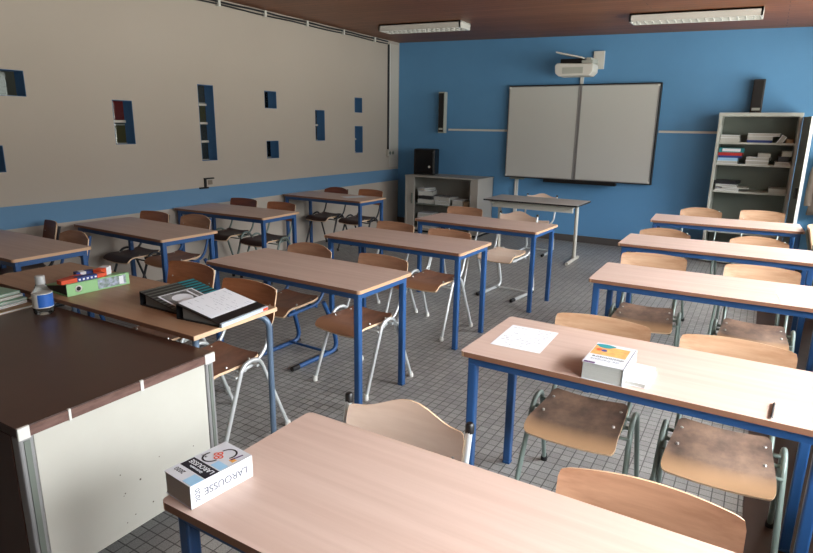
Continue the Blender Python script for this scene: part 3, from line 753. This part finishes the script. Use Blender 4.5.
for y in (0.0, DD-.05): MB().box(-DW, -DW+.05, y, y+.05, 0, T-.037).build('corner_post', M_alu, td)

# ------------------------------------------------------------------ binders
def binder(name, loc, rz, w, L, hs, m_cov, m_in, label, grp=None, flip=False, he=.018):
    """lever arch file lying flat. spine at x=0 (height hs), opens to +x"""
    r = empty(name, loc, rz, label, 'binder', grp); t = .003
    slope = lambda x: hs + (he-hs)*x/w
    def slab(x0, x1, za, zb, y0, y1, m, nm, par=None):   # wedge between profiles
        return MB().add([(x0,y0,za(x0)),(x1,y0,za(x1)),(x1,y1,za(x1)),(x0,y1,za(x0)),(x0,y0,zb(x0)),(x1,y0,zb(x1)),(x1,y1,zb(x1)),(x0,y1,zb(x0))],
            [(0,3,2,1),(4,5,6,7),(0,1,5,4),(1,2,6,5),(2,3,7,6),(3,0,4,7)]).build(nm, m, par or r)
    MB().box(0, w, 0, L, 0, t).box(0, t, 0, L, 0, hs).build('back_cover', m_cov, r)
    top = slab(0, w, lambda x: slope(x)-t, slope, 0, L, m_cov, 'front_cover')
    slab(.03, w-.012, lambda x: t, lambda x: (slope(x)-t)*.93, .012, L-.012, m_in, 'papers')
    return r, slope, top
def on_cover(slope, x0, x1, y0, y1, m, nm, par, dz=.0006, mi=None, th=.0008):
    return MB().add([(x0,y0,slope(x0)+dz),(x1,y0,slope(x1)+dz),(x1,y1,slope(x1)+dz),(x0,y1,slope(x0)+dz),(x0,y0,slope(x0)+dz+th),(x1,y0,slope(x1)+dz+th),(x1,y1,slope(x1)+dz+th),(x0,y1,slope(x0)+dz+th)],
        [(0,3,2,1),(4,5,6,7),(0,1,5,4),(1,2,6,5),(2,3,7,6),(3,0,4,7)]).build(nm, m, par)
M_grin = mat('grey_inside', rgb(120, 122, 120), .7)
r, sl_, top = binder('ring_binder', (-2.27, 1.725, .76), .07, .275, .325, .072, M_black, M_grin, 'black binder with a white written sheet on top, at the table end', he=.014)
on_cover(sl_, .0, .205, .015, .318, M_paper, 'written_sheet', top)
ik = MB(); 
for k in range(12):
    y0 = .285 - k*.021
    x = .02
    while x < .185:
        l = random.uniform(.008, .03)
        if random.random() < .45:
            z0, z1 = sl_(x)+.0016, sl_(min(.19, x+l))+.0016
            ik.add([(x, y0, z0), (x+l, y0, z1), (x+l, y0+.0022, z1), (x, y0+.0022, z0)], [(0, 1, 2, 3)])
        x += l+.006
ik.build('handwriting', M_ink, top)
MB().box(.262, .2765, .004, .321, .0, .017).build('page_edge', mat('blue_white_edge', rgb(196, 212, 226), .6), r)
MB().box(.2765, .278, .285, .318, .002, .014).build('orange_tag', M_dorange, r)
r, sl_, top = binder('ring_binder', (-2.60, 1.77, .76), -.02, .27, .325, .07, M_stripe, M_grin, 'black binder with teal stripes and picture cover beside the written sheet')
tm = MB()
for k in range(9):
    x = .006 + k*.029
    tm.add([(x, .22, sl_(x)+.0006), (x+.014, .22, sl_(x+.014)+.0006), (x+.014, .324, sl_(x+.014)+.0006), (x, .324, sl_(x)+.0006)], [(0, 1, 2, 3)])
tm.build('teal_stripes', M_teal, top)
tm = MB()
for k in range(9):
    x = .006 + k*.029
    tm.add([(x, .002, sl_(x)+.0006), (x+.008, .002, sl_(x+.008)+.0006), (x+.008, .218, sl_(x+.008)+.0006), (x, .218, sl_(x)+.0006)], [(0, 1, 2, 3)])
tm.build('grey_stripes', M_greyd, top)
on_cover(sl_, .10, .262, .03, .235, M_paper, 'label_card', top, .0008)
on_cover(sl_, .108, .255, .04, .225, mat('dark_print', rgb(60, 62, 66), .6, col2=rgb(150, 152, 150), vscale=(18, 18, 18)), 'label_print', top, .0018)
# white disc + bar print on the label
ds = MB(); n = 20
ds.add([(.175+.045*cos(2*pi*k/n), .12+.055*sin(2*pi*k/n), sl_(.175+.045*cos(2*pi*k/n))+.0030) for k in range(n)], [tuple(range(n))])
ds.add([(.115, .185, sl_(.115)+.003), (.25, .185, sl_(.25)+.003), (.25, .198, sl_(.25)+.003), (.115, .198, sl_(.115)+.003)], [(0, 1, 2, 3)])
ds.build('label_shape', M_paper, top)
# green binder: spine faces +x
r, sl_, top = binder('ring_binder', (-3.01, 1.995, .76), pi-.06, .28, .345, .068, M_greenb, M_black, 'apple green binder lying flat with picture label on its spine', he=.02)
MB().box(-.0015, 0, .02, .18, .008, .060).build('spine_label', M_picture, r)
MB().box(-.0022, -.0015, .035, .06, .012, .056).build('label_stamp', M_paper, r)
rg = MB().lathe([(.017, 0), (.019, .0015), (.011, .002)], n=20, M=Matrix.Translation((0, .285, .034)) @ Matrix.Rotation(-pi/2, 4, 'Y'))
rg.build('finger_ring', M_white, r)
MB().lathe([(.0115, 0.002), (.0115, .003)], n=18, M=Matrix.Translation((0, .285, .034)) @ Matrix.Rotation(-pi/2, 4, 'Y')).build('finger_hole', M_black, r)
def carton(x, y, z, rz, l, w, h, m1, m2, label, band=(.35, .8)):
    o = empty('marker_box', (x, y, z), rz, label, 'box', 'small coloured boxes on the green binder')
    MB().box(-l/2, l/2, -w/2, w/2, 0, h).build('carton', m1, o, .002)
    MB().box(-l/2+l*band[0], -l/2+l*band[1], -w/2-.0008, w/2+.0008, .001, h+.0008).build('printed_band', m2, o)
    tx = MB()
    for k in range(5):
        a = -l/2+l*band[0]+l*(band[1]-band[0])*(k+.3)/5
        tx.box(a, a+l*.045, -w/2-.0014, -w/2-.0008, h*.3, h*.72)
    tx.build('white_print', M_paper, o)
carton(-3.045, 1.745, .8295, pi/2-.03, .24, .045, .022, M_dorange, M_navy, 'orange and navy box lying along the green binder spine')
carton(-3.115, 1.73, .812, pi/2+.25, .13, .05, .028, M_red, M_dorange, 'red box lying behind the long orange and navy box', (.6, .9))
carton(-3.16, 1.83, .803, pi/2-.2, .10, .05, .045, M_navy, M_paper, 'small navy packet between the red and orange packets', (.2, .5))
carton(-3.12, 1.91, .811, pi/2+.5, .11, .045, .045, M_dorange, M_paper, 'small orange and white packet at far end of the green binder', (.5, .95))

# bottle
bt = empty('bottle', (-2.99, 1.505, .7202), 0, 'clear plastic bottle with blue and white label on the dark desk', 'bottle')
MB().lathe([(.036, 0), (.045, .006), (.046, .03), (.045, .10), (.042, .104), (.024, .145), (.018, .152), (.018, .160)], n=28).build('body', M_bottle, bt)
MB().lathe([(.0465, .035), (.0465, .108)], n=40).build('label_wrap', M_white, bt)
lw = MB(); n = 40
for k in range(n):
    a0, a1 = 2*pi*k/n, 2*pi*(k+1)/n
    if -1.0 < ((a0+pi) % (2*pi)) - pi < .9:
        lw.add([(.0472*cos(a0), .0472*sin(a0), .04), (.0472*cos(a1), .0472*sin(a1), .04), (.0472*cos(a1), .0472*sin(a1), .104), (.0472*cos(a0), .0472*sin(a0), .104)], [(0, 1, 2, 3)])
lw.build('blue_print', mat('bottle_blue', rgb(50, 105, 190), .4), bt)
MB().lathe([(.022, .152), (.022, .188), (.020, .192)], n=24).build('cap', mat('milky_cap', rgb(190, 194, 194), .4), bt)
# folders at the left edge of desk
for k, (x, y, rz, m, lb) in enumerate([
    (-3.28, 1.42, .08, M_card, 'flat brown card folder lowest in the pile on the dark desk'),
    (-3.33, 1.40, .16, M_paper, 'white notebook directly on the brown card folder'),
    (-3.35, 1.42, .05, mat('pale_green_card', rgb(150, 190, 170), .6), 'pale green notebook in the middle of the desk pile'),
    (-3.37, 1.40, .20, M_white, 'white exercise book over the pale green notebook'),
    (-3.40, 1.41, .12, MATS['pale_green_card'], 'pale green folder topmost of the pile on the dark desk')]):
    z = .7205 + k*.0135
    o = empty('notebook', (x, y, z), rz, lb, 'notebook', 'notebooks and folders piled on the teacher desk')
    MB().box(-.15, .15, -.11, .11, 0, .002).box(-.15, .15, -.11, .11, .0105, .0125).box(-.15, .15, .108, .11, 0, .0125).build('cover', m, o)
    MB().box(-.146, .146, -.107, .107, .002, .0105).build('pages', M_pagege, o)

# ------------------------------------------------------------------ dictionaries
def rotz(M, a): return M @ Matrix.Rotation(a, 4, 'Z')
dc = empty('dictionary', (-1.098, .893, .7605), -.115, 'thick white dictionary with a black title band on the foreground desk', 'book')
w, l, h = .110, .180, .061; hw, hl = w/2, l/2
# text block with a slightly hollow fore edge
MB().box(-hw+.003, hw-.004, -hl+.002, hl-.002, .0012, h-.0012).build('pages', M_pagegd, dc)
MB().box(-hw, hw, -hl, hl, 0, .0012).box(-hw, hw, -hl, hl, h-.0012, h).box(hw-.003, hw, -hl, hl, 0, h).build('cover', mat('glossy_white_cover', rgb(214, 218, 224), .3), dc, .0004)
zc = h + .0003
def flat(x0, x1, y0, y1, m, nm, z=None, par=dc): z = z or zc; return MB().box(x0, x1, y0, y1, z-.0003, z+.0002).build(nm, m, par)
flat(-hw+.004, hw-.001, -.048, -.008, M_inkb, 'title_band')
flat(.018, hw-.001, -hl+.004, -.052, M_lblue, 'blue_patch'); flat(.012, hw-.004, -.004, .020, M_lblue, 'blue_patch')
flat(.030, .046, .037, .050, M_orange, 'orange_patch')
U = Matrix.Rotation(pi, 4, 'Z')
text('LAROUSSE', .0200, Matrix.Translation((.002, -.0215, zc+.0004)) @ U, M_paper, dc, 'title_lettering', .0002, .98)
text('Dictionnaire', .0100, Matrix.Translation((0, -.0375, zc+.0004)) @ U, M_paper, dc, 'title_lettering', .0002)
text('2020', .0180, Matrix.Translation((-.026, -.064, zc+.0004)) @ U, M_inkb, dc, 'year_lettering', .0002)
text('PETIT', .0080, Matrix.Translation((-.036, .012, zc+.0004)) @ U, M_inkb, dc, 'small_lettering', .0002)
def arc(cx, cy, r, a0, a1, m, t=.0025):
    mb = MB(); n = 16
    for k in range(n):
        a, b = a0+(a1-a0)*k/n, a0+(a1-a0)*(k+1)/n
        mb.add([(cx+(r-t)*cos(a), cy+(r-t)*sin(a), zc+.0003), (cx+(r+t)*cos(a), cy+(r+t)*sin(a), zc+.0003), (cx+(r+t)*cos(b), cy+(r+t)*sin(b), zc+.0003), (cx+(r-t)*cos(b), cy+(r-t)*sin(b), zc+.0003)], [(0, 1, 2, 3)])
    return mb.build('cover_arc', m, dc)
arc(-.018, .020, .022, pi*.85, pi*2.0, M_inkb); arc(.004, .054, .022, -.15*pi, pi*1.0, M_inkb)
text('88', .034, Matrix.Translation((-.008, .036, zc+.0004)) @ Matrix.Rotation(pi*.8, 4, 'Z'), M_dorange, dc, 'cover_figure', .0002)
text('1', .050, Matrix.Translation((.036, .060, zc+.0004)) @ Matrix.Rotation(pi*.95, 4, 'Z'), M_purple, dc, 'cover_figure', .0002)
S = Matrix.Translation((hw+.0004, .010, h*.5)) @ Matrix.Rotation(pi/2, 4, 'Z') @ Matrix.Rotation(pi/2, 4, 'X') @ Matrix.Rotation(pi, 4, 'Z')
text('LAROUSSE', .027, S, M_spine, dc, 'spine_lettering', .0006, 1.0)
S = Matrix.Translation((hw+.0004, -.071, h*.5)) @ Matrix.Rotation(pi/2, 4, 'Z') @ Matrix.Rotation(pi/2, 4, 'X') @ Matrix.Rotation(pi/2, 4, 'Z')
text('2020', .018, S, M_spine, dc, 'spine_lettering', .0006)

d2 = empty('dictionary', (-.400, 2.190, .7605), -.012, 'thick book with an orange and teal picture cover on the second right desk', 'book')
w, l, h = .150, .235, .066; hw, hl = w/2, l/2
MB().box(-hw+.004, hw-.006, -hl+.004, hl-.004, .0015, h-.0015).build('pages', M_pagege, d2)
MB().box(-hw, hw, -hl, hl, 0, .0015).box(-hw, hw, -hl, hl, h-.0015, h).box(hw-.004, hw, -hl, hl, 0, h).build('cover', MATS['glossy_white_cover'], d2, .0004)
zc = h + .0003
flat(-hw+.004, hw-.018, -.015, .085, mat('orange_picture', rgb(245, 190, 110), .5, col2=rgb(225, 150, 90), vscale=(30, 30, 30)), 'cover_picture', None, d2)
MB().add([(-.035+.035*cos(2*pi*k/18)*(1+.2*sin(3*2*pi*k/18)), .085+.022*sin(2*pi*k/18), zc+.0004) for k in range(18)], [tuple(range(18))]).build('teal_figure', M_teal, d2)
MB().add([(-.03+.012*cos(2*pi*k/12), .035+.012*sin(2*pi*k/12), zc+.0005) for k in range(12)], [tuple(range(12))]).build('blue_figure', M_navy, d2)
MB().add([(-.05+.011*cos(2*pi*k/12), .04+.014*sin(2*pi*k/12), zc+.0005) for k in range(12)], [tuple(range(12))]).build('red_figure', M_dorange, d2)
flat(-hw+.006, -hw+.045, -hl+.003, -hl+.018, M_purple, 'purple_patch', None, d2)
text('dictionnaire', .024, Matrix.Translation((0, -.040, zc+.0004)) @ U, M_inkb, d2, 'title_lettering', .0002)
text('de français', .024, Matrix.Translation((-.005, -.068, zc+.0004)) @ U, M_ink, d2, 'title_lettering', .0002)
wbk = empty('booklet', (-.292, 2.205, .7605), -.03, 'thin white booklet lying against the picture-covered book', 'booklet')
MB().box(-.032, .04, -.10, .085, 0, .001).box(-.032, .04, -.10, .085, .014, .015).box(.039, .04, -.10, .085, 0, .015).build('cover', M_paper, wbk)
MB().box(-.030, .038, -.098, .083, .001, .014).build('pages', M_pagege, wbk)

# sheets of paper
def sheet(x, y, rz, label, w=.21, l=.297, z=.7605, ink=True, curl=0):
    r = empty('paper_sheet', (x, y, z), rz, label, 'paper', 'loose sheets of paper on desks')
    mb = MB(); n = 8
    vs = []; 
    for j in range(n+1):
        for i in range(n+1):
            u, v = i/n-.5, j/n-.5; vs.append((u*w, v*l, .0008 + curl*max(0, u+v-.3)**2))
    lo = [(a, b, c-.0006) for a, b, c in vs]; N = n+1
    f = [(j*N+i, j*N+i+1, (j+1)*N+i+1, (j+1)*N+i) for j in range(n) for i in range(n)]
    mb.add(vs, f, 0, None, True); mb.add(lo, [q[::-1] for q in f], 0, None, True)
    mb.build('sheet', M_paper, r)
    if ink:
        k = MB()
        for a in range(13):
            y0 = l/2-.03-a*.019; x0 = -w/2+.015
            while x0 < w/2-.03:
                ll = random.uniform(.008, .025)
                if random.random() < (.85 if a == 0 else .35): k.box(x0, x0+ll, y0, y0+.0025, .0009, .0011)
                x0 += ll+.007
        k.build('print', M_spine, r)
    return r
sheet(-.793, 2.368, .03, 'single white sheet lying on the left of the second right desk', .215, .29)
sheet(.265, 3.795, .1, 'crumpled white papers on the right end of the third right desk', .19, .26, .7605, True, .05)
sheet(.275, 3.79, -.1, 'white leaflet on top of papers at third desk right end', .15, .22, .7625, True, .03)
sheet(-4.50, 6.25, -.5, 'white sheet on the farthest desk along the cream wall', .21, .30, .7605, False)
pe = empty('pen', (.135, 2.15, .7605), pi/2-.07, 'thin black pen lying across the second right desk', 'pen')
MB().tube([(-.065, 0, .004), (.055, 0, .004)], .0038, 8).build('barrel', M_black, pe)
MB().tube([(.055, 0, .004), (.062, 0, .004)], .003, 8).build('cap', M_dark, pe)
MB().tube([(-.075, 0, .003), (-.065, 0, .004)], .0015, 6).build('tip', M_alu, pe)

# ------------------------------------------------------------------ light
wd = bpy.data.worlds.new('World'); SC.world = wd; wd.use_nodes = True
nt = wd.node_tree; bg = nt.nodes['Background']
tcw = nt.nodes.new('ShaderNodeTexCoord'); spz = nt.nodes.new('ShaderNodeSeparateXYZ'); rp = nt.nodes.new('ShaderNodeValToRGB')
nt.links.new(tcw.outputs['Generated'], spz.inputs[0])
ad = nt.nodes.new('ShaderNodeMath'); ad.operation = 'MULTIPLY_ADD'; ad.inputs[1].default_value = .5; ad.inputs[2].default_value = .5
nt.links.new(spz.outputs['Z'], ad.inputs[0]); nt.links.new(ad.outputs[0], rp.inputs['Fac'])
e = rp.color_ramp.elements
e[0].position = .49; e[0].color = (.34, .34, .31, 1)
e[1].position = .51; e[1].color = (.12, .13, .12, 1)
x = e.new(.58); x.color = (.20, .21, .21, 1)
x = e.new(.68); x.color = (1.0, 1.02, 1.05, 1)
x = e.new(.80); x.color = (1.8, 1.85, 1.92, 1)
nt.links.new(rp.outputs['Color'], bg.inputs['Color']); bg.inputs['Strength'].default_value = 23.5
L = bpy.data.lights.new('corridor_fill', 'AREA'); L.size = 4; L.size_y = .3; L.shape = 'RECTANGLE'; L.energy = 8  # unseen fill light added so the closed corridor is dimly lit
o = bpy.data.objects.new('corridor_fill', L); COL.objects.link(o); o.location = (XL-WT-.75, 4.5, 2.9); o.rotation_euler.z = pi/2

# ------------------------------------------------------------------ camera
R_ = Vector((0.85882584, 0.51205862, 0.01463369)); U_ = Vector((-0.13764347, 0.20315157, 0.96942442)); F_ = Vector((-0.49342928, 0.83458098, -0.24495334))
cam = bpy.data.cameras.new('camera'); co = bpy.data.objects.new('camera', cam); COL.objects.link(co)
Mc = Matrix.Identity(4)
for i in range(3): Mc[i][0] = R_[i]; Mc[i][1] = U_[i]; Mc[i][2] = -F_[i]
Mc.translation = Vector((0, 0, 1.64836))
co.matrix_world = Mc
cam.sensor_width = 36; cam.lens = 36*591.68/813; cam.clip_start = .05
cam.shift_x = -.2/813; cam.shift_y = -.1/813
SC.camera = co
SC.view_settings.view_transform = 'Standard'; SC.view_settings.look = 'None'; SC.view_settings.gamma = 1
SC.view_settings.use_curve_mapping = False; SC.view_settings.exposure = 0.2
